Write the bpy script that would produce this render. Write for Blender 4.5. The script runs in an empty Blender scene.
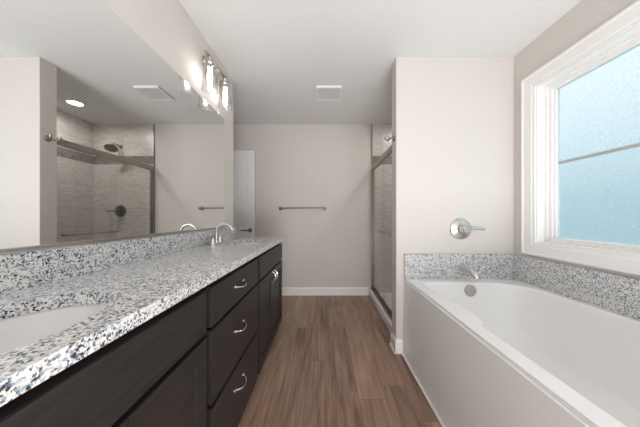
import bpy, bmesh, math
from mathutils import Vector, Matrix

# ------------------------------------------------------------------ camera, world, lights, exposure
scn = bpy.context.scene
COL = scn.collection
R = math.radians
PI = math.pi

cam_d = bpy.data.cameras.new('camera')
cam = bpy.data.objects.new('camera', cam_d)
COL.objects.link(cam)
cam.location = (0, 0, 1.122)
cam.rotation_euler = (R(90), 0, 0)
cam_d.sensor_width = 36
cam_d.lens = 222 / 640 * 36
cam_d.shift_x = -4.5 / 640
cam_d.shift_y = 3.0 / 640
cam_d.clip_start = 0.02
scn.camera = cam

world = bpy.data.worlds.new('sky')
scn.world = world
world.use_nodes = True
wt = world.node_tree
for n in list(wt.nodes):
    wt.nodes.remove(n)
w_out = wt.nodes.new('ShaderNodeOutputWorld')
w_bg = wt.nodes.new('ShaderNodeBackground')
w_bg.inputs['Strength'].default_value = 1.15
w_tc = wt.nodes.new('ShaderNodeTexCoord')
w_sep = wt.nodes.new('ShaderNodeSeparateXYZ')
w_mr = wt.nodes.new('ShaderNodeMapRange')
w_mr.inputs['From Min'].default_value = -0.16
w_mr.inputs['From Max'].default_value = 0.44
w_rmp = wt.nodes.new('ShaderNodeValToRGB')
els = w_rmp.color_ramp.elements
els[0].position = 0.0
els[0].color = (0.17, 0.30, 0.345, 1)
els[1].position = 1.0
els[1].color = (0.90, 0.94, 0.96, 1)
e = els.new(0.35)
e.color = (0.285, 0.435, 0.49, 1)
e = els.new(0.62)
e.color = (0.56, 0.68, 0.74, 1)
wt.links.new(w_tc.outputs['Generated'], w_sep.inputs[0])
wt.links.new(w_sep.outputs['Z'], w_mr.inputs['Value'])
wt.links.new(w_mr.outputs[0], w_rmp.inputs[0])
wt.links.new(w_rmp.outputs[0], w_bg.inputs['Color'])
wt.links.new(w_bg.outputs[0], w_out.inputs['Surface'])


def area_light(name, loc, rot, sx, sy, power, col=(1, 1, 1)):
    d = bpy.data.lights.new(name, 'AREA')
    d.shape = 'RECTANGLE'
    d.size, d.size_y = sx, sy
    d.energy = power
    d.color = col
    o = bpy.data.objects.new(name, d)
    COL.objects.link(o)
    o.location = loc
    o.rotation_euler = rot
    return o


# added fill light behind the camera, set at an invented opening
area_light('rear_fill', (0.75, -1.45, 1.25), (R(104), 0, R(4)), 1.5, 1.9, 4.5, (1.0, 0.985, 0.97))
# second added fill, low behind the camera, tilted up to brighten the ceiling
area_light('rear_uplight_fill', (0.60, -1.30, 0.35), (R(143), 0, 0), 1.7, 0.6, 66, (1.0, 0.985, 0.97))

vs = scn.view_settings
vs.view_transform = 'Standard'
vs.look = 'None'
vs.exposure = 0.47
vs.gamma = 1.0
vs.use_curve_mapping = False
scn.display_settings.display_device = 'sRGB'
cy = scn.cycles
cy.use_denoising = True
cy.max_bounces = 10
cy.diffuse_bounces = 6
cy.glossy_bounces = 6
cy.transparent_max_bounces = 16
cy.sample_clamp_indirect = 6.0
cy.caustics_refractive = False

BULB = 15.0
SHOWER_CAN = 110.0


# ------------------------------------------------------------------ materials
def lin(c):
    return tuple((x / 12.92 if x <= 0.04045 else ((x + 0.055) / 1.055) ** 2.4) for x in (v / 255 for v in c))


def new_mat(name):
    m = bpy.data.materials.new(name)
    m.use_nodes = True
    t = m.node_tree
    return m, t, t.nodes['Principled BSDF']


def nd(t, typ, **kw):
    n = t.nodes.new(typ)
    for k, v in kw.items():
        if k in n.inputs:
            n.inputs[k].default_value = v
        else:
            setattr(n, k, v)
    return n


def ramp(t, stops, interp='LINEAR'):
    n = t.nodes.new('ShaderNodeValToRGB')
    n.color_ramp.interpolation = interp
    el = n.color_ramp.elements
    el[0].position, el[0].color = stops[0][0], (*stops[0][1], 1)
    el[1].position, el[1].color = stops[-1][0], (*stops[-1][1], 1)
    for p, c in stops[1:-1]:
        q = el.new(p)
        q.color = (*c, 1)
    return n


def simple(name, col, rough=0.5, metal=0.0, bump=0.0, bscale=60.0, spec=0.5, coat=0.0):
    m, t, b = new_mat(name)
    b.inputs['Base Color'].default_value = (*col, 1)
    b.inputs['Roughness'].default_value = rough
    b.inputs['Metallic'].default_value = metal
    b.inputs['Specular IOR Level'].default_value = spec
    b.inputs['Coat Weight'].default_value = coat
    tc = nd(t, 'ShaderNodeTexCoord')
    nz = nd(t, 'ShaderNodeTexNoise', Scale=bscale, Detail=3.0)
    t.links.new(tc.outputs['Object'], nz.inputs['Vector'])
    # very slight tonal variation
    mr = nd(t, 'ShaderNodeMapRange')
    mr.inputs['To Min'].default_value = 0.97
    mr.inputs['To Max'].default_value = 1.03
    t.links.new(nz.outputs['Fac'], mr.inputs['Value'])
    mx = nd(t, 'ShaderNodeVectorMath', operation='SCALE')
    mx.inputs[0].default_value = col
    t.links.new(mr.outputs[0], mx.inputs['Scale'])
    t.links.new(mx.outputs[0], b.inputs['Base Color'])
    if bump:
        bp = nd(t, 'ShaderNodeBump', Strength=bump, Distance=0.002)
        t.links.new(nz.outputs['Fac'], bp.inputs['Height'])
        t.links.new(bp.outputs[0], b.inputs['Normal'])
    return m


M = {}
M['wall'] = simple('wall_paint', (0.64, 0.602, 0.574), 0.7, bump=0.05, bscale=250, spec=0.2)
M['ceiling'] = simple('ceiling_paint', (0.74, 0.74, 0.735), 0.85, bump=0.08, bscale=160, spec=0.1)
M['white'] = simple('white_trim_paint', (0.84, 0.83, 0.82), 0.35)
M['door'] = simple('white_door_paint', (0.85, 0.85, 0.85), 0.4)
M['acrylic'] = simple('white_acrylic', (0.81, 0.805, 0.80), 0.26)
M['ceramic'] = simple('white_ceramic', (0.70, 0.69, 0.68), 0.26)
M['chrome'] = simple('chrome', (0.80, 0.79, 0.78), 0.12, 1.0)
M['nickel'] = simple('brushed_nickel', (0.56, 0.52, 0.48), 0.28, 1.0)
M['dark_nickel'] = simple('aged_nickel', (0.33, 0.30, 0.28), 0.3, 1.0)
M['plastic'] = simple('white_plastic', (0.80, 0.80, 0.80), 0.45)
M['grille'] = simple('grey_grille', (0.42, 0.42, 0.42), 0.6)
M['vent'] = simple('vent_grey_plastic', (0.60, 0.60, 0.595), 0.6)
M['black'] = simple('dark_slot', (0.02, 0.02, 0.02), 0.6)
M['satin'] = simple('satin_nickel', (0.66, 0.63, 0.60), 0.24, 1.0)
M['bronze'] = simple('dark_bronze_nickel', (0.17, 0.15, 0.14), 0.3, 1.0)
M['frame'] = simple('bronze_nickel_frame', (0.36, 0.32, 0.29), 0.32, 1.0)
M['alu'] = simple('brushed_aluminium', (0.62, 0.59, 0.56), 0.35, 1.0)


def granite():
    m, t, b = new_mat('speckled_granite')
    tc = nd(t, 'ShaderNodeTexCoord')
    nz = nd(t, 'ShaderNodeTexNoise', Scale=90.0, Detail=2.0)
    t.links.new(tc.outputs['Object'], nz.inputs['Vector'])
    add = nd(t, 'ShaderNodeVectorMath', operation='MULTIPLY_ADD')
    add.inputs[1].default_value = (0.007, 0.007, 0.007)
    t.links.new(nz.outputs['Color'], add.inputs[0])
    t.links.new(tc.outputs['Object'], add.inputs[2])
    v1 = nd(t, 'ShaderNodeTexVoronoi', Scale=240.0)
    t.links.new(add.outputs[0], v1.inputs['Vector'])
    sep = nd(t, 'ShaderNodeSeparateColor')
    t.links.new(v1.outputs['Color'], sep.inputs[0])
    # clusters shift the share of dark and pale crystals
    cl = nd(t, 'ShaderNodeTexNoise', Scale=55.0, Detail=2.0)
    t.links.new(tc.outputs['Object'], cl.inputs['Vector'])
    clm = nd(t, 'ShaderNodeMath', operation='MULTIPLY_ADD')
    clm.inputs[1].default_value = 0.8
    clm.inputs[2].default_value = -0.4
    t.links.new(cl.outputs['Fac'], clm.inputs[0])
    sm = nd(t, 'ShaderNodeMath', operation='ADD')
    sm.use_clamp = True
    t.links.new(sep.outputs[0], sm.inputs[0])
    t.links.new(clm.outputs[0], sm.inputs[1])
    rp = ramp(t, [(0.0, (0.045, 0.052, 0.068)), (0.085, (0.125, 0.155, 0.20)), (0.18, (0.27, 0.335, 0.41)),
                  (0.32, (0.46, 0.495, 0.53)), (0.45, (0.72, 0.70, 0.68)), (0.72, (0.62, 0.57, 0.53)),
                  (0.82, (0.76, 0.745, 0.73))], 'CONSTANT')
    t.links.new(sm.outputs[0], rp.inputs[0])
    t.links.new(rp.outputs[0], b.inputs['Base Color'])
    b.inputs['Roughness'].default_value = 0.16
    b.inputs['Specular IOR Level'].default_value = 0.75
    return m


def cabinet_wood():
    m, t, b = new_mat('espresso_stained_wood')
    tc = nd(t, 'ShaderNodeTexCoord')
    mp = nd(t, 'ShaderNodeMapping')
    mp.inputs['Scale'].default_value = (40, 3, 40)
    t.links.new(tc.outputs['Object'], mp.inputs[0])
    nz = nd(t, 'ShaderNodeTexNoise', Scale=1.6, Detail=5.0, Roughness=0.6)
    t.links.new(mp.outputs[0], nz.inputs['Vector'])
    rp = ramp(t, [(0.3, (0.018, 0.0155, 0.015)), (0.7, (0.034, 0.029, 0.0275))])
    t.links.new(nz.outputs['Fac'], rp.inputs[0])
    t.links.new(rp.outputs[0], b.inputs['Base Color'])
    b.inputs['Roughness'].default_value = 0.40
    b.inputs['Specular IOR Level'].default_value = 0.22
    return m


def floor_wood():
    m, t, b = new_mat('brown_wood_planks')
    tc = nd(t, 'ShaderNodeTexCoord')
    sp = nd(t, 'ShaderNodeSeparateXYZ')
    t.links.new(tc.outputs['Object'], sp.inputs[0])
    cb = nd(t, 'ShaderNodeCombineXYZ')
    # every row of planks starts at its own random length
    ra = nd(t, 'ShaderNodeMath', operation='ADD')
    ra.inputs[1].default_value = 0.118
    t.links.new(sp.outputs['X'], ra.inputs[0])
    rd = nd(t, 'ShaderNodeMath', operation='DIVIDE')
    rd.inputs[1].default_value = 0.165
    t.links.new(ra.outputs[0], rd.inputs[0])
    rf = nd(t, 'ShaderNodeMath', operation='FLOOR')
    t.links.new(rd.outputs[0], rf.inputs[0])
    wn = nd(t, 'ShaderNodeTexWhiteNoise', noise_dimensions='1D')
    t.links.new(rf.outputs[0], wn.inputs['W'])
    ry = nd(t, 'ShaderNodeMath', operation='MULTIPLY_ADD')
    ry.inputs[1].default_value = 1.22
    t.links.new(wn.outputs['Value'], ry.inputs[0])
    t.links.new(sp.outputs['Y'], ry.inputs[2])
    t.links.new(ry.outputs[0], cb.inputs['X'])
    t.links.new(sp.outputs['X'], cb.inputs['Y'])
    mp = nd(t, 'ShaderNodeMapping')
    mp.inputs['Location'].default_value = (0.0, 0.118, 0)
    t.links.new(cb.outputs[0], mp.inputs[0])
    br = nd(t, 'ShaderNodeTexBrick')
    br.offset = 0.0
    br.inputs['Scale'].default_value = 1.0
    br.inputs['Brick Width'].default_value = 1.22
    br.inputs['Row Height'].default_value = 0.165
    br.inputs['Mortar Size'].default_value = 0.0012
    br.inputs['Mortar Smooth'].default_value = 0.3
    br.inputs['Color1'].default_value = (0, 0, 0, 1)
    br.inputs['Color2'].default_value = (1, 1, 1, 1)
    br.inputs['Mortar'].default_value = (0.5, 0.5, 0.5, 1)
    t.links.new(mp.outputs[0], br.inputs['Vector'])
    # grain, shifted plank by plank
    off = nd(t, 'ShaderNodeVectorMath', operation='MULTIPLY_ADD')
    off.inputs[1].default_value = (3.7, 5.1, 0)
    t.links.new(br.outputs['Color'], off.inputs[0])
    t.links.new(tc.outputs['Object'], off.inputs[2])
    g1m = nd(t, 'ShaderNodeMapping')
    g1m.inputs['Scale'].default_value = (42, 2.4, 1)
    t.links.new(off.outputs[0], g1m.inputs[0])
    g1 = nd(t, 'ShaderNodeTexNoise', Scale=1.0, Detail=6.0, Roughness=0.65, Distortion=0.6)
    t.links.new(g1m.outputs[0], g1.inputs['Vector'])
    g2m = nd(t, 'ShaderNodeMapping')
    g2m.inputs['Scale'].default_value = (9, 1.3, 1)
    t.links.new(off.outputs[0], g2m.inputs[0])
    g2 = nd(t, 'ShaderNodeTexNoise', Scale=1.0, Detail=3.0, Distortion=1.2)
    t.links.new(g2m.outputs[0], g2.inputs['Vector'])
    s1 = nd(t, 'ShaderNodeMath', operation='MULTIPLY_ADD')
    s1.inputs[1].default_value = 0.62
    t.links.new(g1.outputs['Fac'], s1.inputs[0])
    s2 = nd(t, 'ShaderNodeMath', operation='MULTIPLY')
    s2.inputs[1].default_value = 0.38
    t.links.new(g2.outputs['Fac'], s2.inputs[0])
    t.links.new(s2.outputs[0], s1.inputs[2])
    sc = nd(t, 'ShaderNodeSeparateColor')
    t.links.new(br.outputs['Color'], sc.inputs[0])
    s3 = nd(t, 'ShaderNodeMath', operation='MULTIPLY_ADD')
    s3.inputs[1].default_value = 0.14
    t.links.new(sc.outputs[0], s3.inputs[0])
    t.links.new(s1.outputs[0], s3.inputs[2])
    rp = ramp(t, [(0.38, (0.145, 0.083, 0.058)), (0.50, (0.25, 0.153, 0.111)), (0.62, (0.335, 0.215, 0.158)),
                  (0.78, (0.46, 0.32, 0.245))])
    t.links.new(s3.outputs[0], rp.inputs[0])
    mx = nd(t, 'ShaderNodeMix', data_type='RGBA')
    mx.inputs[7].default_value = (0.13, 0.08, 0.06, 1)
    t.links.new(br.outputs['Fac'], mx.inputs[0])
    t.links.new(rp.outputs[0], mx.inputs[6])
    t.links.new(mx.outputs[2], b.inputs['Base Color'])
    b.inputs['Roughness'].default_value = 0.38
    bp = nd(t, 'ShaderNodeBump', Strength=0.15, Distance=0.001)
    t.links.new(g1.outputs['Fac'], bp.inputs['Height'])
    t.links.new(bp.outputs[0], b.inputs['Normal'])
    return m


def tile(name, axis):
    """large marble-look tiles with a grey mosaic band; axis is the wall's horizontal axis"""
    m, t, b = new_mat(name)
    tc = nd(t, 'ShaderNodeTexCoord')
    sp = nd(t, 'ShaderNodeSeparateXYZ')
    t.links.new(tc.outputs['Object'], sp.inputs[0])
    cb = nd(t, 'ShaderNodeCombineXYZ')
    t.links.new(sp.outputs[axis], cb.inputs['X'])
    t.links.new(sp.outputs['Z'], cb.inputs['Y'])
    mp = nd(t, 'ShaderNodeMapping')
    mp.inputs['Location'].default_value = (0.10, -0.294, 0)
    t.links.new(cb.outputs[0], mp.inputs[0])
    br = nd(t, 'ShaderNodeTexBrick')
    br.offset = 0.0
    br.inputs['Scale'].default_value = 1.0
    br.inputs['Brick Width'].default_value = 0.61
    br.inputs['Row Height'].default_value = 0.314
    br.inputs['Mortar Size'].default_value = 0.0025
    br.inputs['Color1'].default_value = (0.72, 0.69, 0.66, 1)
    br.inputs['Color2'].default_value = (0.66, 0.63, 0.60, 1)
    br.inputs['Mortar'].default_value = (0.50, 0.48, 0.46, 1)
    t.links.new(mp.outputs[0], br.inputs['Vector'])
    # soft diagonal veins
    vm = nd(t, 'ShaderNodeMapping')
    vm.inputs['Rotation'].default_value = (0, 0, R(18))
    vm.inputs['Scale'].default_value = (1.3, 4.5, 1)
    t.links.new(cb.outputs[0], vm.inputs[0])
    vz = nd(t, 'ShaderNodeTexNoise', Scale=2.2, Detail=6.0, Roughness=0.62, Distortion=1.3)
    t.links.new(vm.outputs[0], vz.inputs['Vector'])
    vr = ramp(t, [(0.40, (1, 1, 1)), (0.49, (0.80, 0.78, 0.76)), (0.53, (1, 1, 1)), (0.7, (0.9, 0.89, 0.88))])
    t.links.new(vz.outputs['Fac'], vr.inputs[0])
    mul = nd(t, 'ShaderNodeMix', data_type='RGBA', blend_type='MULTIPLY')
    mul.inputs[0].default_value = 1.0
    t.links.new(br.outputs['Color'], mul.inputs[6])
    t.links.new(vr.outputs[0], mul.inputs[7])
    # mosaic band
    vo = nd(t, 'ShaderNodeTexVoronoi', Scale=55.0)
    t.links.new(tc.outputs['Object'], vo.inputs['Vector'])
    so = nd(t, 'ShaderNodeSeparateColor')
    t.links.new(vo.outputs['Color'], so.inputs[0])
    mr = ramp(t, [(0.0, (0.17, 0.155, 0.145)), (0.35, (0.225, 0.21, 0.20)), (0.75, (0.29, 0.27, 0.255))], 'CONSTANT')
    t.links.new(so.outputs[0], mr.inputs[0])
    g1 = nd(t, 'ShaderNodeMath', operation='GREATER_THAN')
    g1.inputs[1].default_value = 1.865
    t.links.new(sp.outputs['Z'], g1.inputs[0])
    g2 = nd(t, 'ShaderNodeMath', operation='LESS_THAN')
    g2.inputs[1].default_value = 1.985
    t.links.new(sp.outputs['Z'], g2.inputs[0])
    g3 = nd(t, 'ShaderNodeMath', operation='MULTIPLY')
    t.links.new(g1.outputs[0], g3.inputs[0])
    t.links.new(g2.outputs[0], g3.inputs[1])
    mx = nd(t, 'ShaderNodeMix', data_type='RGBA')
    t.links.new(g3.outputs[0], mx.inputs[0])
    t.links.new(mul.outputs[2], mx.inputs[6])
    t.links.new(mr.outputs[0], mx.inputs[7])
    t.links.new(mx.outputs[2], b.inputs['Base Color'])
    b.inputs['Roughness'].default_value = 0.3
    return m


def emit(name, col, strength):
    m = bpy.data.materials.new(name)
    m.use_nodes = True
    t = m.node_tree
    t.nodes.remove(t.nodes['Principled BSDF'])
    em = t.nodes.new('ShaderNodeEmission')
    em.inputs['Color'].default_value = (*col, 1)
    em.inputs['Strength'].default_value = strength
    t.links.new(em.outputs[0], t.nodes['Material Output'].inputs['Surface'])
    return m


def clear_glass(name, tint, gloss=0.06, edge=0.5):
    """thin clear glass: passes light straight, with mirror-like reflection growing at grazing angles"""
    m = bpy.data.materials.new(name)
    m.use_nodes = True
    t = m.node_tree
    t.nodes.remove(t.nodes['Principled BSDF'])
    tr = nd(t, 'ShaderNodeBsdfTransparent')
    tr.inputs['Color'].default_value = (*tint, 1)
    gl = nd(t, 'ShaderNodeBsdfGlossy', Roughness=0.03)
    lw = nd(t, 'ShaderNodeLayerWeight', Blend=0.25)
    mr = nd(t, 'ShaderNodeMapRange')
    mr.inputs['To Min'].default_value = gloss
    mr.inputs['To Max'].default_value = edge
    t.links.new(lw.outputs['Facing'], mr.inputs['Value'])
    mx = nd(t, 'ShaderNodeMixShader')
    t.links.new(mr.outputs[0], mx.inputs[0])
    t.links.new(tr.outputs[0], mx.inputs[1])
    t.links.new(gl.outputs[0], mx.inputs[2])
    t.links.new(mx.outputs[0], t.nodes['Material Output'].inputs['Surface'])
    return m


def frosted_glass():
    """obscure bathroom glass: part of the light passes, part is scattered by the pebbled face"""
    m = bpy.data.materials.new('obscure_window_glass')
    m.use_nodes = True
    t = m.node_tree
    t.nodes.remove(t.nodes['Principled BSDF'])
    tc = nd(t, 'ShaderNodeTexCoord')
    nz = nd(t, 'ShaderNodeTexNoise', Scale=150.0, Detail=2.0, Roughness=0.5)
    t.links.new(tc.outputs['Object'], nz.inputs['Vector'])
    bp = nd(t, 'ShaderNodeBump', Strength=0.5, Distance=0.004)
    t.links.new(nz.outputs['Fac'], bp.inputs['Height'])
    tr = nd(t, 'ShaderNodeBsdfTransparent')
    rp = ramp(t, [(0.30, (0.82, 0.87, 0.89)), (0.70, (1, 1, 1))])
    t.links.new(nz.outputs['Fac'], rp.inputs[0])
    t.links.new(rp.outputs[0], tr.inputs['Color'])
    tl = nd(t, 'ShaderNodeBsdfTranslucent')
    tl.inputs['Color'].default_value = (0.9, 0.95, 0.97, 1)
    t.links.new(bp.outputs[0], tl.inputs['Normal'])
    mx = nd(t, 'ShaderNodeMixShader')
    mx.inputs[0].default_value = 0.22
    t.links.new(tr.outputs[0], mx.inputs[1])
    t.links.new(tl.outputs[0], mx.inputs[2])
    gl = nd(t, 'ShaderNodeBsdfGlossy', Roughness=0.15)
    t.links.new(bp.outputs[0], gl.inputs['Normal'])
    m2 = nd(t, 'ShaderNodeMixShader')
    m2.inputs[0].default_value = 0.05
    t.links.new(mx.outputs[0], m2.inputs[1])
    t.links.new(gl.outputs[0], m2.inputs[2])
    t.links.new(m2.outputs[0], t.nodes['Material Output'].inputs['Surface'])
    return m


M['granite'] = granite()
M['wood'] = cabinet_wood()
M['floor'] = floor_wood()
M['tile_x'] = tile('marble_look_tile_back', 'X')
M['tile_y'] = tile('marble_look_tile_side', 'Y')
M['mirror'] = simple('mirror_silver', (0.90, 0.91, 0.905), 0.0, 1.0)
M['frosted'] = frosted_glass()
M['glass'] = clear_glass('clear_shower_glass', (0.95, 0.955, 0.95), 0.02, 0.12)
M['shade'] = clear_glass('clear_lamp_glass', (0.96, 0.96, 0.96), 0.10, 0.9)
M['bulb'] = emit('lit_bulb', (1.0, 0.93, 0.86), BULB)
M['can'] = emit('lit_downlight', (1.0, 0.96, 0.90), SHOWER_CAN)


# ------------------------------------------------------------------ mesh helpers
def new_bm():
    return bmesh.new()


def add_box(bm, x0, x1, y0, y1, z0, z1, bevel=0.0, seg=2):
    r = bmesh.ops.create_cube(bm, size=1.0)
    vsx = r['verts']
    for v in vsx:
        v.co = Vector((x0 + (v.co.x + .5) * (x1 - x0), y0 + (v.co.y + .5) * (y1 - y0), z0 + (v.co.z + .5) * (z1 - z0)))
    if bevel > 0:
        eds = list({e for v in vsx for e in v.link_edges})
        bmesh.ops.bevel(bm, geom=eds, offset=bevel, segments=seg, affect='EDGES', clamp_overlap=True)
    return bm


def add_tube(bm, pts, rad, seg=12, cap=True):
    """tube along a list of points; rad a number or a list"""
    pts = [Vector(p) for p in pts]
    n = len(pts)
    rads = rad if isinstance(rad, (list, tuple)) else [rad] * n
    rings = []
    prev = None
    for i, p in enumerate(pts):
        d = (pts[min(i + 1, n - 1)] - pts[max(i - 1, 0)]).normalized()
        if prev is None:
            up = Vector((0, 0, 1)) if abs(d.z) < 0.9 else Vector((1, 0, 0))
            a = d.cross(up).normalized()
        else:
            a = (prev - d * prev.dot(d)).normalized()
        prev = a
        b = d.cross(a)
        rings.append([bm.verts.new(p + (a * math.cos(2 * PI * k / seg) + b * math.sin(2 * PI * k / seg)) * rads[i]) for k in range(seg)])
    for i in range(n - 1):
        for k in range(seg):
            bm.faces.new((rings[i][k], rings[i][(k + 1) % seg], rings[i + 1][(k + 1) % seg], rings[i + 1][k]))
    if cap:
        bm.faces.new(list(reversed(rings[0])))
        bm.faces.new(rings[-1])
    return bm


def add_lathe(bm, prof, origin, axis=(0, 0, 1), seg=28, sx=1.0, sy=1.0):
    """revolve (radius, height) pairs round an axis through origin"""
    q = Vector((0, 0, 1)).rotation_difference(Vector(axis).normalized())
    o = Vector(origin)
    rings = []
    for r, h in prof:
        if r < 1e-6:
            rings.append([bm.verts.new(o + q @ Vector((0, 0, h)))])
        else:
            rings.append([bm.verts.new(o + q @ Vector((r * sx * math.cos(2 * PI * k / seg), r * sy * math.sin(2 * PI * k / seg), h))) for k in range(seg)])
    for a, b in zip(rings, rings[1:]):
        for k in range(seg):
            k2 = (k + 1) % seg
            if len(a) == 1 and len(b) == 1:
                continue
            if len(a) == 1:
                bm.faces.new((a[0], b[k2], b[k]))
            elif len(b) == 1:
                bm.faces.new((a[k], a[k2], b[0]))
            else:
                bm.faces.new((a[k], a[k2], b[k2], b[k]))
    return bm


def plate_with_holes(bm, outer, holes, z0, z1):
    """flat slab with holes cut through, between two heights"""
    edges = []
    for loop in [outer] + holes:
        vv = [bm.verts.new((x, y, z1)) for x, y in loop]
        for i in range(len(vv)):
            edges.append(bm.edges.new((vv[i], vv[(i + 1) % len(vv)])))
    r = bmesh.ops.triangle_fill(bm, use_beauty=True, use_dissolve=False, edges=edges)
    faces = [f for f in r['geom'] if isinstance(f, bmesh.types.BMFace)]
    ex = bmesh.ops.extrude_face_region(bm, geom=faces, use_keep_orig=True)
    for v in ex['geom']:
        if isinstance(v, bmesh.types.BMVert):
            v.co.z = z0
    return bm


def link_obj(name, bm, mat, parent=None, smooth=False, angle=35):
    bmesh.ops.recalc_face_normals(bm, faces=bm.faces[:])
    if parent is not None:
        p = parent
        off = Vector((0, 0, 0))
        while p is not None:
            off += p.location
            p = p.parent
        bmesh.ops.translate(bm, verts=bm.verts[:], vec=-off)
    me = bpy.data.meshes.new(name)
    bm.to_mesh(me)
    bm.free()
    if smooth:
        me.polygons.foreach_set('use_smooth', [True] * len(me.polygons))
        me.set_sharp_from_angle(angle=R(angle))
    me.materials.append(mat)
    o = bpy.data.objects.new(name, me)
    COL.objects.link(o)
    if parent is not None:
        o.parent = parent
    return o


def struct(name, bm, mat, parent=None, smooth=False):
    o = link_obj(name, bm, mat, parent, smooth)
    if parent is None:
        o['kind'] = 'structure'
    return o


def tag(o, label, cat, group=None):
    o['label'] = label
    o['category'] = cat
    if group:
        o['group'] = group
    return o


def thing(name, loc, label, cat, group=None):
    o = bpy.data.objects.new(name, None)
    o.empty_display_size = 0.05
    COL.objects.link(o)
    o.location = loc
    return tag(o, label, cat, group)


def part(name, parent, mat, fn, smooth=False, angle=35):
    bm = new_bm()
    fn(bm)
    return link_obj(name, bm, mat, parent, smooth, angle)


def boxes(*bs, bevel=0.0):
    bm = new_bm()
    for b in bs:
        add_box(bm, *b, bevel=bevel)
    return bm


def dup(root, loc, label=None, group=None):
    r = root.copy()
    COL.objects.link(r)
    r.location = loc
    if label:
        r['label'] = label
    if group:
        r['group'] = group
    for ch in list(root.children):
        c = ch.copy()
        COL.objects.link(c)
        c.parent = r
        for g in list(ch.children):
            d = g.copy()
            COL.objects.link(d)
            d.parent = c
    return r


# ------------------------------------------------------------------ dimensions (metres; y = distance from the camera)
H = 2.44
XL, XR = -0.885, 1.566          # left and right wall faces
YB = 3.176                     # far wall face
YE = 2.155                     # where the left wall ends
XW, YW0, YW1 = 0.592, 1.832, 1.95   # partition between tub and shower
YN = -1.5                      # wall behind the camera
XA = -1.95                     # far side of the recess behind the left wall
XS = 1.53                      # tiled side wall of the shower
RIM = 0.61

# ------------------------------------------------------------------ room shell
struct('floor', boxes((XA - .12, XR + .15, YN - .12, YB + .12, -0.10, 0.0)), M['floor'])
CAN = (1.14, 2.58)
bm = new_bm()
plate_with_holes(bm, [(XA - .12, YN - .12), (XR + .15, YN - .12), (XR + .15, YB + .12), (XA - .12, YB + .12)],
                 [[(CAN[0] + .068 * math.cos(2 * PI * k / 32), CAN[1] + .068 * math.sin(2 * PI * k / 32)) for k in range(32)]],
                 H, H + 0.10)
struct('ceiling', bm, M['ceiling'])
struct('wall_back', boxes((XA - .12, XR + .15, YB, YB + .12, 0, H)), M['wall'])
struct('wall_left', boxes((XL - .12, XL, YN, YE, 0, H), (XA, XL - .12, YE - .12, YE, 0, H)), M['wall'])
struct('wall_recess', boxes((XA - .12, XA, YE - .12, YB, 0, H)), M['wall'])
# right wall with the window opening
WY0, WY1, WZ0, WZ1 = 0.48, 1.644, 0.925, 2.086
struct('wall_right', boxes((XR, XR + .15, YN, WY0, 0, H), (XR, XR + .15, WY1, YB, 0, H),
                           (XR, XR + .15, WY0, WY1, 0, WZ0), (XR, XR + .15, WY0, WY1, WZ1, H)), M['wall'])
struct('wall_partition', boxes((XW, XR, YW0, YW1, 0, H), bevel=0.002), M['wall'])
# unseen wall behind the camera; its wide opening is invented for the fill light
OX0, OX1 = -0.20, 1.55
struct('wall_near', boxes((XL, OX0, YN - .12, YN, 0, H), (OX1, XR, YN - .12, YN, 0, H),
                          (OX0, OX1, YN - .12, YN, 2.25, H)), M['wall'])

# tiled shower faces
XT0 = 0.682
struct('wall_shower_back', boxes((XT0, XS, YB - .012, YB, 0.0, H)), M['tile_x'])
struct('wall_shower_side', boxes((XS, XR, YW1, YB, 0, H)), M['tile_y'])
struct('wall_shower_front', boxes((XW + .08, XS, YW1, YW1 + .012, 0, H)), M['tile_x'])
struct('trim_1', boxes((XT0 - .012, XT0, YB - .016, YB, 0.11, H)), M['dark_nickel'])

# baseboards
def base_profile(bm, p0, p1, nrm, h=0.11, d=0.014):
    """skirting from p0 to p1 on the floor, standing off the wall along nrm"""
    p0, p1, n = Vector((*p0, 0)), Vector((*p1, 0)), Vector((*nrm, 0))
    prof = [(0, 0), (d + .008, 0), (d + .008, .008), (d, .016), (d, h - .02), (d * .55, h - .006), (d * .4, h), (0, h)]
    a = [bm.verts.new(p0 + n * u + Vector((0, 0, z))) for u, z in prof]
    b = [bm.verts.new(p1 + n * u + Vector((0, 0, z))) for u, z in prof]
    k = len(prof)
    for i in range(k):
        bm.faces.new((a[i], a[(i + 1) % k], b[(i + 1) % k], b[i]))
    bm.faces.new(a)
    bm.faces.new(list(reversed(b)))


bm = new_bm()
base_profile(bm, (-0.93, YB), (0.628, YB), (0, -1))
struct('baseboard_back', bm, M['white'])
bm = new_bm()
base_profile(bm, (XW, YW0 - .022), (XW, YW1 - .003), (-1, 0))
base_profile(bm, (XW - .014, YW0), (0.640, YW0), (0, -1))
struct('baseboard_partition', bm, M['white'])
bm = new_bm()
add_box(bm, 0.624, 0.6395, 0.0, 1.806, 0.0, 0.017, bevel=.006, seg=3)
struct('trim_2', bm, M['white'])

# ------------------------------------------------------------------ window
win = bpy.data.objects.new('window_1', None)
COL.objects.link(win)
win.location = (XR, (WY0 + WY1) / 2, WZ0)
win['kind'] = 'structure'


def frame_boxes(bm, y0, y1, z0, z1, w, x0, x1, bevel=0.0):
    add_box(bm, x0, x1, y0, y1, z0, z0 + w, bevel)
    add_box(bm, x0, x1, y0, y1, z1 - w, z1, bevel)
    add_box(bm, x0, x1, y0, y0 + w, z0 + w, z1 - w, bevel)
    add_box(bm, x0, x1, y1 - w, y1, z0 + w, z1 - w, bevel)


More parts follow.
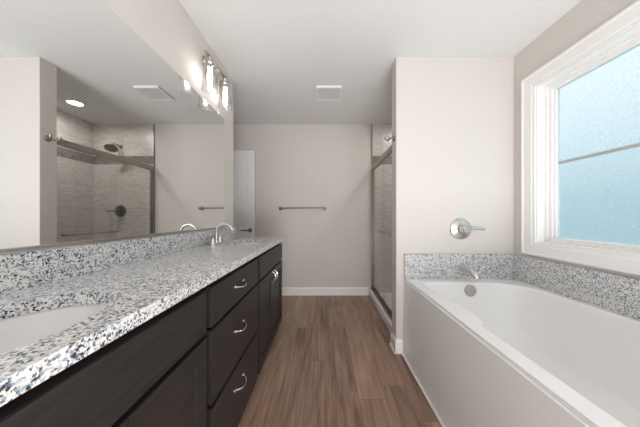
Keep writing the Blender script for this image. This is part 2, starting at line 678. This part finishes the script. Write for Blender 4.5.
def casing(bm):
    """mitred picture-frame casing with a stepped profile"""
    c = 0.104
    prof = [(0.0, 0.0), (0.0, .020), (.004, .023), (.016, .023), (.022, .018), (.060, .016), (.080, .015), (.086, .011), (c, .010), (c, 0.0)]
    oy0, oy1, oz0, oz1 = WY0 - c, WY1 + c, WZ0 - c + .012, WZ1 + c
    rings = []
    for u, d in prof:
        x = XR - d
        q = [(oy0 + u, oz0 + u * (WZ0 - oz0) / c), (oy1 - u, oz0 + u * (WZ0 - oz0) / c), (oy1 - u, oz1 - u), (oy0 + u, oz1 - u)]
        rings.append([bm.verts.new((x, y, z)) for y, z in q])
    n = len(rings)
    for i in range(n):
        a, b = rings[i], rings[(i + 1) % n]
        for k in range(4):
            bm.faces.new((a[k], a[(k + 1) % 4], b[(k + 1) % 4], b[k]))


part('window_casing', win, M['white'], casing)
part('window_jamb', win, M['white'], lambda bm: frame_boxes(bm, WY0 - .0, WY1 + .0, WZ0 - .0, WZ1 + .0, 0.008, XR + .001, XR + .149))
GY0, GY1, GZ0, GZ1 = 0.55, 1.574, 0.965, 2.036


def sash(bm):
    y0, y1, z0, z1 = WY0 + .008, WY1 - .008, WZ0 + .008, WZ1 - .008
    frame_boxes(bm, y0, y1, z0, z1, .016, XR + .055, XR + .125)
    frame_boxes(bm, y0 + .016, y1 - .016, z0 + .013, z1 - .013, .022, XR + .070, XR + .122, .002)
    frame_boxes(bm, GY0 - .026, GY1 + .026, GZ0 - .014, GZ1 + .014, .016, XR + .084, XR + .118, .003)


sh = part('window_sash', win, M['white'], sash)
part('window_pane', sh, M['frosted'], lambda bm: add_box(bm, XR + .098, XR + .104, GY0 - .014, GY1 + .014, GZ0, GZ1))
part('meeting_rail', sh, M['grille'], lambda bm: add_box(bm, XR + .092, XR + .098, GY0, GY1, 1.491, 1.511, .002))

# ------------------------------------------------------------------ door of the recess, standing open against the far wall
dr = bpy.data.objects.new('door_1', None)
COL.objects.link(dr)
DX0, DX1, DZ0, DZ1, DYF = -1.74, -0.978, 0.012, 2.045, 3.10
dr.location = (DX0, DYF, 0)
dr['kind'] = 'structure'


def door_leaf(bm):
    st, rail, top, pn = .108, .122, .112, .243
    add_box(bm, DX0, DX1, DYF + .020, DYF + .030, DZ0, DZ1)
    add_box(bm, DX0, DX0 + st, DYF, DYF + .036, DZ0, DZ1, .0015)
    add_box(bm, DX1 - st, DX1, DYF, DYF + .036, DZ0, DZ1, .0015)
    z = DZ1
    zs = []
    add_box(bm, DX0 + st, DX1 - st, DYF, DYF + .036, z - top, z)
    z -= top
    for k in range(5):
        zs.append((z - pn, z))
        z -= pn
        h = rail if k < 4 else z - DZ0
        add_box(bm, DX0 + st, DX1 - st, DYF, DYF + .036, z - h, z)
        z -= h
    for a, b in zs:
        # sloped moulding ring and raised field
        x0, x1 = DX0 + st, DX1 - st
        add_box(bm, x0 + .036, x1 - .036, DYF + .010, DYF + .024, a + .036, b - .036, .008, 1)


part('door_leaf', dr, M['door'], door_leaf)
LVX, LVZ = DX1 - .062, 0.93


def lever(bm):
    add_lathe(bm, [(0, .008), (.027, .008), (.031, .003), (.031, 0)], (LVX, DYF, LVZ), (0, -1, 0))
    add_tube(bm, [(LVX, DYF, LVZ), (LVX, DYF - .045, LVZ)], .009)
    add_tube(bm, [(LVX + .005, DYF - .045, LVZ), (LVX - .03, DYF - .048, LVZ + .002), (LVX - .075, DYF - .046, LVZ + .004), (LVX - .105, DYF - .042, LVZ + .001)], [.010, .009, .008, .006])


part('door_handle', dr, M['dark_nickel'], lever, True)

# ------------------------------------------------------------------ vanity cabinets
XF = -0.457      # face frame
XC = -0.427      # faces of doors and drawers
ZT = 0.880       # underside of the worktop


def carcass(bm, y0, y1):
    y0, y1 = y0 + .013, y1 - .013
    add_box(bm, XF - .012, XF, y0, y1, 0.085, ZT - .001)
    add_box(bm, XL + .002, XL + .010, y0, y1, 0.085, ZT - .001)
    for a in (y0, y1 - .018):
        add_box(bm, XL + .010, XF - .012, a, a + .018, 0.085, ZT - .001)
    add_box(bm, XL + .010, XF - .012, y0 + .018, y1 - .018, 0.085, 0.103)
    add_box(bm, XL + .002, XF - .065, y0, y1, 0.0, 0.085)


def slab_front(bm, y0, y1, z0, z1):
    add_box(bm, XF, XC, y0, y1, z0, z1, .002)


def shaker_door(bm, y0, y1, z0, z1, st=.062):
    add_box(bm, XF, XC - .010, y0 + .01, y1 - .01, z0 + .01, z1 - .01)
    add_box(bm, XF, XC, y0, y0 + st, z0, z1, .0015)
    add_box(bm, XF, XC, y1 - st, y1, z0, z1, .0015)
    add_box(bm, XF, XC, y0 + st, y1 - st, z0, z0 + st, .0015)
    add_box(bm, XF, XC, y0 + st, y1 - st, z1 - st, z1, .0015)


def bow_pull(bm, yc, zc, span, vertical=False):
    """arched wire pull with two feet"""
    pts, rr = [], []
    n = 12
    for i in range(n + 1):
        u = i / n * 2 - 1
        x = XC - .002 + .030 * (1 - abs(u) ** 2.6)
        s = u * span / 2
        dz = 0 if vertical else -.010 * (1 - u * u)
        pts.append((x, yc, zc + s) if vertical else (x, yc + s, zc + dz))
        rr.append(.0050 - .0018 * (1 - abs(u)))
    add_tube(bm, pts, rr, 10)
    for s in (-1, 1):
        p = (XC, yc, zc + s * span / 2) if vertical else (XC, yc + s * span / 2, zc)
        add_lathe(bm, [(.009, 0), (.009, .003), (.005, .006), (0, .006)], p, (1, 0, 0), 14)


def sink_base(y0, y1, label):
    t = thing('sink_cabinet', (XF, (y0 + y1) / 2, 0), label, 'cabinet', 'dark vanity cabinets')
    part('cabinet_body', t, M['wood'], lambda bm: carcass(bm, y0, y1))
    part('false_front', t, M['wood'], lambda bm: slab_front(bm, y0 + .018, y1 - .018, .700, .852))
    ym = (y0 + y1) / 2
    for a, b, hy in ((y0 + .018, ym - .002, ym - .032), (ym + .002, y1 - .018, ym + .032)):
        d = part('cabinet_door', t, M['wood'], lambda bm: shaker_door(bm, a, b, .085, .684))
        h = part('door_pull', d, M['chrome'], lambda bm: bow_pull(bm, hy, .628, .085, True), True)
        h['label'] = 'curved chrome pull'
    return t


sink_base(0.012, 0.824, 'dark sink cabinet with drawerless front panel, nearest the camera, under the near basin')
sink_base(1.442, 2.254, 'dark two-door sink cabinet at the far end of the vanity, under the faucet basin')
t = thing('drawer_cabinet', (XF, 1.133, 0), 'dark cabinet with a stack of three drawers in the middle of the vanity', 'cabinet', 'dark vanity cabinets')
part('cabinet_body', t, M['wood'], lambda bm: carcass(bm, .824, 1.442))
for z0, z1, hz in ((.700, .852, .785), (.404, .688, .572), (.085, .390, .292)):
    d = part('drawer', t, M['wood'], lambda bm: slab_front(bm, .842, 1.424, z0, z1))
    h = part('drawer_pull', d, M['chrome'], lambda bm: bow_pull(bm, 1.112, hz, .108), True)
    h['label'] = 'arched chrome pull'

# worktop with the two oval cut-outs
SX, SY = -0.632, (0.40, 1.835)
SA, SB = 0.152, 0.212


def oval(cx, cy_, a, b, n=64):
    return [(cx + a * math.cos(2 * PI * k / n), cy_ + b * math.sin(2 * PI * k / n)) for k in range(n)]


bm = new_bm()
plate_with_holes(bm, [(XL + .001, -0.01), (-.412, -0.01), (-.412, 2.268), (XL + .001, 2.268)],
                 [oval(SX, s, SA, SB) for s in SY], ZT, .914)
tag(link_obj('countertop', bm, M['granite']), 'long speckled granite vanity countertop with two oval sink cut-outs', 'countertop')
tag(link_obj('backsplash', boxes((XL + .001, XL + .021, -0.01, YE - .004, .914, 1.018), bevel=.0015), M['granite']),
    'low speckled granite backsplash standing on the vanity countertop under the mirror', 'backsplash')

# sinks
def sink(yc, label):
    t = thing('undermount_sink', (SX, yc, ZT - .155), label, 'sink', 'oval undermount sinks')

    def bowl(bm):
        n = 56
        prof = [(1.055, ZT - .001), (1.055, ZT - .012), (1.035, ZT - .014), (1.0, ZT - .055), (.90, ZT - .095), (.70, ZT - .128), (.40, ZT - .146), (.10, ZT - .151)]
        inner = [(1.025, ZT - .001), (1.01, ZT - .008), (.97, ZT - .050), (.87, ZT - .088), (.67, ZT - .119), (.38, ZT - .136), (.10, ZT - .140)]
        rings = []
        for s, z in inner[::-1] + prof:
            rings.append([bm.verts.new((SX + SA * s * math.cos(2 * PI * k / n), yc + SB * s * math.sin(2 * PI * k / n), z)) for k in range(n)])
        for a, b in zip(rings, rings[1:]):
            for k in range(n):
                bm.faces.new((a[k], a[(k + 1) % n], b[(k + 1) % n], b[k]))
        bm.faces.new(rings[0])
        bm.faces.new(rings[-1])
    part('basin', t, M['ceramic'], bowl, True, 50)
    part('drain', t, M['chrome'], lambda bm: add_lathe(bm, [(.024, 0), (.024, .003), (.018, .005), (.014, .003), (0, .003)], (SX, yc, ZT - .1400)), True)
    return t


sink(SY[0], 'white oval sink sunk in the countertop nearest the camera')
sink(SY[1], 'white oval sink sunk in the far end of the countertop beside the faucet')

# faucet: low bridge plate, high curved spout, two lever handles
FX = -0.806


def faucet(yc, label):
    t = thing('bathroom_faucet', (FX, yc, .914), label, 'faucet', 'two-handled arched bathroom faucets')

    def plate(bm):
        prof = []
        n = 40
        for z, s in ((.914, 1.0), (.924, 1.0), (.929, .93)):
            ring = []
            for k in range(n):
                a = 2 * PI * k / n
                ex = .026 * math.cos(a)
                ey = .052 * (1 if math.sin(a) > 0 else -1) + .026 * math.sin(a)
                ring.append(bm.verts.new((FX + ex * s, yc + ey * s, z)))
            prof.append(ring)
        for a, b in zip(prof, prof[1:]):
            for k in range(n):
                bm.faces.new((a[k], a[(k + 1) % n], b[(k + 1) % n], b[k]))
        bm.faces.new(prof[0])
        bm.faces.new(prof[-1])
    part('base_plate', t, M['satin'], plate, True)

    def spout(bm):
        pts = [(FX, yc, .925), (FX, yc, .990)]
        rr = [.014, .0115]
        rad = .060
        for k in range(0, 15):
            a = PI - k / 14 * PI * 0.93
            pts.append((FX + rad + rad * math.cos(a), yc, 1.004 + rad * math.sin(a)))
            rr.append(.0105)
        add_tube(bm, pts, rr, 14)
        add_lathe(bm, [(.019, 0), (.019, .012), (.014, .02)], (FX, yc, .926))
    part('spout', t, M['satin'], spout, True)
    for s in (-1, 1):
        def handle(bm):
            y = yc + s * .052
            add_lathe(bm, [(.019, 0), (.018, .018), (.014, .036), (.013, .044), (.008, .050), (0, .050)], (FX, y, .926))
            add_tube(bm, [(FX, y, .966), (FX + .004, y + s * .022, .978), (FX + .006, y + s * .048, .990)], [.008, .0065, .0055], 10)
        part('handle', t, M['satin'], handle, True)
    return t


FYF = 1.655
faucet(FYF, 'arched metal faucet with two handles on the countertop at the far basin')

# ------------------------------------------------------------------ mirror
t = thing('wall_mirror', (XL, 0.98, 1.02), 'large frameless wall mirror above the vanity backsplash', 'mirror')
MZ0, MZ1, MY0, MY1 = 1.028, 1.978, -0.01, 1.948
part('mirror_glass', t, M['mirror'], lambda bm: add_box(bm, XL + .001, XL + .006, MY0, MY1, MZ0, MZ1))
part('bottom_channel', t, M['alu'], lambda bm: (add_box(bm, XL + .0005, XL + .0095, MY0, MY1, 1.0185, 1.028), add_box(bm, XL + .0065, XL + .0095, MY0, MY1, 1.026, 1.034)))
for y in (0.20, 1.84):
    part('mirror_clip', t, M['plastic'], lambda bm: (add_box(bm, XL + .001, XL + .012, y - .009, y + .009, MZ1 + .0005, MZ1 + .016, .002), add_box(bm, XL + .007, XL + .012, y - .009, y + .009, MZ1 - .010, MZ1 + .004, .001)), True)

# ------------------------------------------------------------------ vanity light
XB, ZB = -0.80, 2.235
LY = (1.55, 1.79)
t = thing('vanity_light', (XL, 1.67, 2.20), 'two-bulb wall light with clear glass shades above the mirror', 'wall light')
part('backplate', t, M['nickel'], lambda bm: add_box(bm, XL + .0005, XL + .022, 1.605, 1.735, 2.14, 2.29, .006), True)
part('bar', t, M['nickel'], lambda bm: (add_box(bm, XB - .010, XB + .010, 1.49, 1.85, ZB - .007, ZB + .007, .002), add_tube(bm, [(XL + .02, 1.67, 2.215), (XB, 1.67, ZB - .002)], .009)), True)
for y in LY:
    part('socket', t, M['nickel'], lambda bm: add_lathe(bm, [(0, ZB + .022), (.012, ZB + .020), (.012, ZB - .012), (.026, ZB - .020), (.028, ZB - .052), (.017, ZB - .056), (.017, ZB - .075), (0, ZB - .075)], (XB, y, 0)), True)

    def shade(bm):
        pr = [(.029, ZB - .030), (.042, ZB - .038), (.047, ZB - .060), (.048, ZB - .14), (.049, ZB - .19), (.054, ZB - .235)]
        inn = [(r - .0025, z) for r, z in pr[::-1]]
        add_lathe(bm, pr + inn + [pr[0]], (XB, y, 0), seg=36)
    s = part('glass_shade', t, M['shade'], shade, True)
    s['label'] = 'clear flared glass shade'
    part('bulb', t, M['bulb'], lambda bm: add_lathe(bm, [(0, ZB - .186), (.010, ZB - .183), (.015, ZB - .172), (.018, ZB - .150), (.017, ZB - .128), (.014, ZB - .100), (.0125, ZB - .075), (0, ZB - .075)], (XB, y, 0)), True)

# ------------------------------------------------------------------ towel bar on the far wall
t = thing('towel_bar', (-.315, YB, 1.244), 'brushed metal towel bar on the bare far wall', 'towel bar')
TX0, TX1, TZ = -.625, -.002, 1.238
for x in (TX0, TX1):
    part('post', t, M['frame'], lambda bm: (add_lathe(bm, [(.026, 0), (.026, .006), (.018, .012), (.011, .018), (.011, .052), (.015, .056), (.015, .076), (.010, .080), (0, .080)], (x, YB, TZ), (0, -1, 0))), True)
part('rod', t, M['frame'], lambda bm: add_tube(bm, [(TX0, YB - .066, TZ), (TX1, YB - .066, TZ)], .0085), True)

# ------------------------------------------------------------------ ceiling vent
VX, VY = 0.045, 2.36
t = thing('exhaust_vent', (VX, VY, H), 'square white exhaust fan grille on the ceiling', 'vent')


def vent_frame(bm):
    s, w = .128, .020
    for (x0, x1, y0, y1) in ((-s, s, -s, -s + w), (-s, s, s - w, s), (-s, -s + w, -s + w, s - w), (s - w, s, -s + w, s - w)):
        add_box(bm, VX + x0, VX + x1, VY + y0, VY + y1, H - .022, H - .0005, .004)


def vent_grille(bm):
    s = .107
    add_box(bm, VX - s, VX + s, VY - s, VY + s, H - .006, H - .001)
    for k in range(14):
        y = VY - s + (k + .5) * 2 * s / 14
        add_box(bm, VX - s, VX + s, y - .0045, y + .0045, H - .019, H - .006)
    add_box(bm, VX - .004, VX + .004, VY - s, VY + s, H - .018, H - .006)


part('vent_frame', t, M['plastic'], vent_frame, True)
part('vent_grille', t, M['vent'], vent_grille)

# ------------------------------------------------------------------ shower downlight
t = thing('recessed_light', (CAN[0], CAN[1], H), 'round lit downlight in the ceiling over the shower', 'ceiling light')
part('trim_ring', t, M['plastic'], lambda bm: add_lathe(bm, [(.062, H + .03), (.064, H - .001), (.066, H - .006), (.085, H - .005), (.088, H - .0005), (.067, H - .0003), (.067, H + .03), (.062, H + .03)], (CAN[0], CAN[1], 0), seg=40), True)
part('lens', t, M['can'], lambda bm: add_lathe(bm, [(0, H + .002), (.061, H + .002), (.061, H + .008), (0, H + .008)], (CAN[0], CAN[1], 0), seg=36))

# ------------------------------------------------------------------ shower base, sliding door and fittings
XD = 0.685
t = thing('shower_tray', (1.1, 2.55, 0), 'white shower tray with a raised threshold below the glass door', 'shower tray')
part('shower_floor', t, M['acrylic'], lambda bm: add_box(bm, .74, XS - .001, YW1 + .013, YB - .013, 0.0005, .035))
part('threshold', t, M['acrylic'], lambda bm: add_box(bm, .630, .740, YW1 + .0005, YB - .017, 0.0005, .092, .006), True)

t = thing('shower_door', (XD, 2.55, .092), 'sliding clear glass shower door in a brushed metal frame', 'shower door')
Y0, Y1 = YW1 + .013, YB - .017
part('header', t, M['frame'], lambda bm: add_box(bm, XD - .022, XD + .022, Y0, Y1, 1.775, 1.835, .004))
part('bottom_track', t, M['frame'], lambda bm: (add_box(bm, XD - .026, XD + .026, Y0, Y1, .0925, .100), add_box(bm, XD - .026, XD - .020, Y0, Y1, .100, .118), add_box(bm, XD - .003, XD + .003, Y0, Y1, .100, .112), add_box(bm, XD + .020, XD + .026, Y0, Y1, .100, .118)))
part('wall_jamb', t, M['frame'], lambda bm: add_box(bm, XD - .022, XD + .022, Y1 - .024, Y1, .118, 1.775, .002))
part('wall_jamb', t, M['frame'], lambda bm: add_box(bm, XD - .022, XD + .022, Y0, Y0 + .024, .118, 1.775, .002))
g = part('glass_panel', t, M['glass'], lambda bm: add_box(bm, XD - .0145, XD - .0085, Y0 + .026, 2.60, .102, 1.777))


def door_bar(bm):
    x = XD - .060
    add_tube(bm, [(x, 2.03, .948), (x, 2.56, .948)], .008)
    for y in (2.06, 2.53):
        add_tube(bm, [(XD - .015, y, .948), (x, y, .948)], .007)
        add_lathe(bm, [(.014, 0), (.014, .006), (0, .006)], (XD - .0145, y, .948), (-1, 0, 0), 16)


part('towel_bar', g, M['frame'], door_bar, True)
g = part('glass_panel', t, M['glass'], lambda bm: add_box(bm, XD + .0085, XD + .0145, 2.54, Y1 - .026, .102, 1.777))

YT = YB - .012
HX = 1.145
t = thing('shower_sprayer', (HX, YT, 2.10), 'round shower head on a curved arm, high on the tiled shower wall', 'shower head')
part('flange', t, M['dark_nickel'], lambda bm: add_lathe(bm, [(.030, 0), (.030, .004), (.016, .014), (0, .014)], (HX, YT, 2.115), (0, -1, 0)), True)
part('arm', t, M['dark_nickel'], lambda bm: add_tube(bm, [(HX, YT, 2.115), (HX, YT - .05, 2.125), (HX - .01, YT - .11, 2.125), (HX - .03, YT - .16, 2.10), (HX - .045, YT - .185, 2.075)], .0095), True)
part('riser', t, M['nickel'], lambda bm: add_tube(bm, [(HX, YT - .030, 2.135), (HX, YT - .030, 1.97)], .009), True)
part('spray_face', t, M['dark_nickel'], lambda bm: add_lathe(bm, [(0, -.012), (.012, -.012), (.016, .010), (.045, .022), (.068, .030), (.070, .042), (.062, .046), (0, .046)], (HX - .045, YT - .185, 2.068), (-.25, -.45, -.85)), True)


def valve(name, label, x, y, z, rad, lv, mat):
    t = thing(name, (x, y, z), label, 'shower valve' if 'shower' in name else 'tub valve')
    e = part('escutcheon', t, mat, lambda bm: add_lathe(bm, [(rad, 0), (rad, .004), (rad * .94, .010), (rad * .55, .016), (rad * .48, .018), (0, .018)], (x, y, z), (0, -1, 0), 40), True)

    def knob(bm):
        add_lathe(bm, [(rad * .42, .015), (rad * .40, .040), (rad * .33, .052), (rad * .30, .075), (rad * .22, .082), (0, .082)], (x, y, z), (0, -1, 0))
        add_tube(bm, [(x, y - .064, z), (x + lv * .4, y - .066, z + .001), (x + lv * .8, y - .066, z + .001), (x + lv, y - .066, z)], [.011, .0085, .0075, .0095], 12)
    part('lever', t, mat, knob, True)
    return t


valve('shower_valve', 'round shower valve with a lever on the tiled shower wall', 1.150, YT, 1.200, .083, .130, M['bronze'])
valve('tub_valve', 'round metal tub valve with a side lever on the wall above the tub', 1.122, YW0, 1.020, .089, .150, M['satin'])

# robe hook on the end of the partition
HY, HZ = 1.885, 1.785
t = thing('robe_hook', (XW, HY, HZ), 'small metal robe hook on the narrow end of the partition wall', 'hook')
part('rosette', t, M['frame'], lambda bm: add_lathe(bm, [(.026, 0), (.026, .005), (.018, .011), (.010, .014), (0, .014)], (XW, HY, HZ), (-1, 0, 0)), True)


def hook_arms(bm):
    add_tube(bm, [(XW, HY, HZ), (XW - .035, HY, HZ)], .009)
    for s in (-1, 1):
        add_tube(bm, [(XW - .033, HY, HZ), (XW - .045, HY + s * .018, HZ - .010), (XW - .058, HY + s * .030, HZ - .004), (XW - .066, HY + s * .034, HZ + .012)], .0065)
        add_lathe(bm, [(0, -.010), (.008, -.006), (.010, 0), (.008, .006), (0, .010)], (XW - .067, HY + s * .035, HZ + .016), (0, 0, 1), 14)


part('prongs', t, M['frame'], hook_arms, True)

# ------------------------------------------------------------------ bathtub
TX_0, TY0, TY1 = 0.655, -0.01, YW0 - .001
TX1_ = XR - .001
ctrl = [(.736, 1.655), (.745, 1.52), (.757, 1.38), (.768, 1.24), (.775, 1.15), (.772, 1.105), (.755, 1.075), (.735, 1.05), (.727, 1.01),
        (.726, .90), (.726, .72), (.727, .52), (.735, .32), (.775, .18), (.87, .105), (1.0, .085), (1.14, .082), (1.28, .09), (1.40, .125),
        (1.485, .21), (1.512, .35), (1.516, .55), (1.516, .8), (1.516, 1.05), (1.516, 1.28), (1.508, 1.45), (1.482, 1.57), (1.42, 1.655),
        (1.32, 1.705), (1.2, 1.722), (1.07, 1.727), (.94, 1.727), (.83, 1.722), (.765, 1.71), (.742, 1.69)]


ctrl = [(x + .010 if x < 0.79 else x, y) for x, y in ctrl]


def catmull(pts, sub=3):
    out = []
    n = len(pts)
    for i in range(n):
        p0, p1, p2, p3 = (Vector(pts[(i + k) % n]) for k in (-1, 0, 1, 2))
        for j in range(sub):
            u = j / sub
            out.append(0.5 * ((2 * p1) + (p2 - p0) * u + (2 * p0 - 5 * p1 + 4 * p2 - p3) * u * u + (3 * p1 - p0 - 3 * p2 + p3) * u ** 3))
    return [(v.x, v.y) for v in out]


outline = catmull(ctrl)
t = thing('bathtub', (1.10, 0.9, 0), 'white alcove bathtub under the window with a smooth front', 'bathtub')


def tub_shell(bm):
    n = len(outline)
    c = Vector((1.12, 0.92))
    # rim: flat ring between the rectangle and the basin outline
    outer = [(TX_0, TY0), (TX1_, TY0), (TX1_, TY1), (TX_0, TY1)]
    edges = []
    ov = [bm.verts.new((x, y, RIM)) for x, y in outer]
    iv = [bm.verts.new((x, y, RIM)) for x, y in outline]
    for L in (ov, iv):
        for i in range(len(L)):
            edges.append(bm.edges.new((L[i], L[(i + 1) % len(L)])))
    bmesh.ops.triangle_fill(bm, use_beauty=True, use_dissolve=False, edges=edges)
    # basin rings
    prev = iv
    for z, sx, sy in ((-.004, .992, .995), (-.012, .982, .990), (-.03, .972, .985), (-.10, .95, .972), (-.20, .915, .95), (-.30, .875, .915),
                      (-.37, .82, .87), (-.405, .74, .80), (-.418, .60, .68), (-.424, .30, .40)):
        ring = [bm.verts.new((c.x + (x - c.x) * sx, c.y + (y - c.y) * sy, RIM + z)) for x, y in outline]
        for k in range(n):
            bm.faces.new((prev[k], prev[(k + 1) % n], ring[(k + 1) % n], ring[k]))
        prev = ring
    bm.faces.new(prev)
    # turned-down outer edge, rounded on the room side
    z1 = RIM - .030
    lv = [bm.verts.new((x, y, z1)) for x, y in outer]
    for k in range(4):
        bm.faces.new((ov[k], ov[(k + 1) % 4], lv[(k + 1) % 4], lv[k]))
    e = [e for e in bm.edges if {e.verts[0], e.verts[1]} == {ov[0], ov[3]}]
    bmesh.ops.bevel(bm, geom=e, offset=.014, segments=5, affect='EDGES')


part('tub_shell', t, M['acrylic'], tub_shell, True, 40)


def apron(bm):
    # smooth front panel leaning out slightly towards the rim
    q = [(.640, 0.001), (TX_0, RIM - .030), (TX_0 + .02, RIM - .030), (.664, 0.001)]
    a = [bm.verts.new((x, TY0, z)) for x, z in q]
    b = [bm.verts.new((x, TY1, z)) for x, z in q]
    for k in range(4):
        bm.faces.new((a[k], a[(k + 1) % 4], b[(k + 1) % 4], b[k]))
    bm.faces.new(a)
    bm.faces.new(b[::-1])


part('apron', t, M['acrylic'], apron, True)
OX, OZ = 1.122, RIM - .058
OY = .92 + (1.727 - .92) * .979


def overflow(bm):
    add_lathe(bm, [(.044, -.006), (.044, .008), (.040, .013), (.020, .015), (0, .015)], (OX, OY, OZ), (0, -1, .05), 32)


ob = part('overflow_cover', t, M['nickel'], overflow, True)
ob['label'] = 'round brushed metal overflow cover'
part('maker_mark', t, M['grille'], lambda bm: [add_box(bm, OX - .022 + k * .011, OX - .0135 + k * .011, OY - .0078, OY - .0058 + .012, OZ - .078, OZ - .070) for k in range(4)])
part('tub_drain', t, M['nickel'], lambda bm: add_lathe(bm, [(.034, -.002), (.034, .003), (.024, .006), (0, .005)], (1.12, 1.30, RIM - .419)), True)

# granite surround, two lengths
tag(link_obj('tub_backsplash', boxes((TX_0, XR - .0215, YW0 - .020, YW0 - .0005, RIM + .0005, .815), bevel=.0015), M['granite']),
    'speckled blue-grey granite splash strip behind the tub spout', 'backsplash', 'granite strips around the tub')
tag(link_obj('tub_backsplash', boxes((XR - .020, XR - .0005, TY0, YW0 - .0005, RIM + .0005, .812), bevel=.0015), M['granite']),
    'long speckled blue-grey granite splash strip under the window', 'backsplash', 'granite strips around the tub')

# tub spout
PX, PZ = 1.125, .705
YS = YW0 - .0205
t = thing('tub_spout', (PX, YS, PZ), 'curved metal tub spout coming out of the granite above the tub', 'tub spout')


def tub_spout(bm):
    add_lathe(bm, [(.030, 0), (.030, .006), (.026, .010)], (PX, YS, PZ), (0, -1, 0))
    add_tube(bm, [(PX, YS, PZ), (PX, YS - .04, PZ + .002), (PX, YS - .10, PZ), (PX, YS - .135, PZ - .008), (PX, YS - .160, PZ - .026), (PX, YS - .168, PZ - .044)],
             [.027, .027, .026, .025, .023, .021], 18)


part('spout_body', t, M['satin'], tub_spout, True)
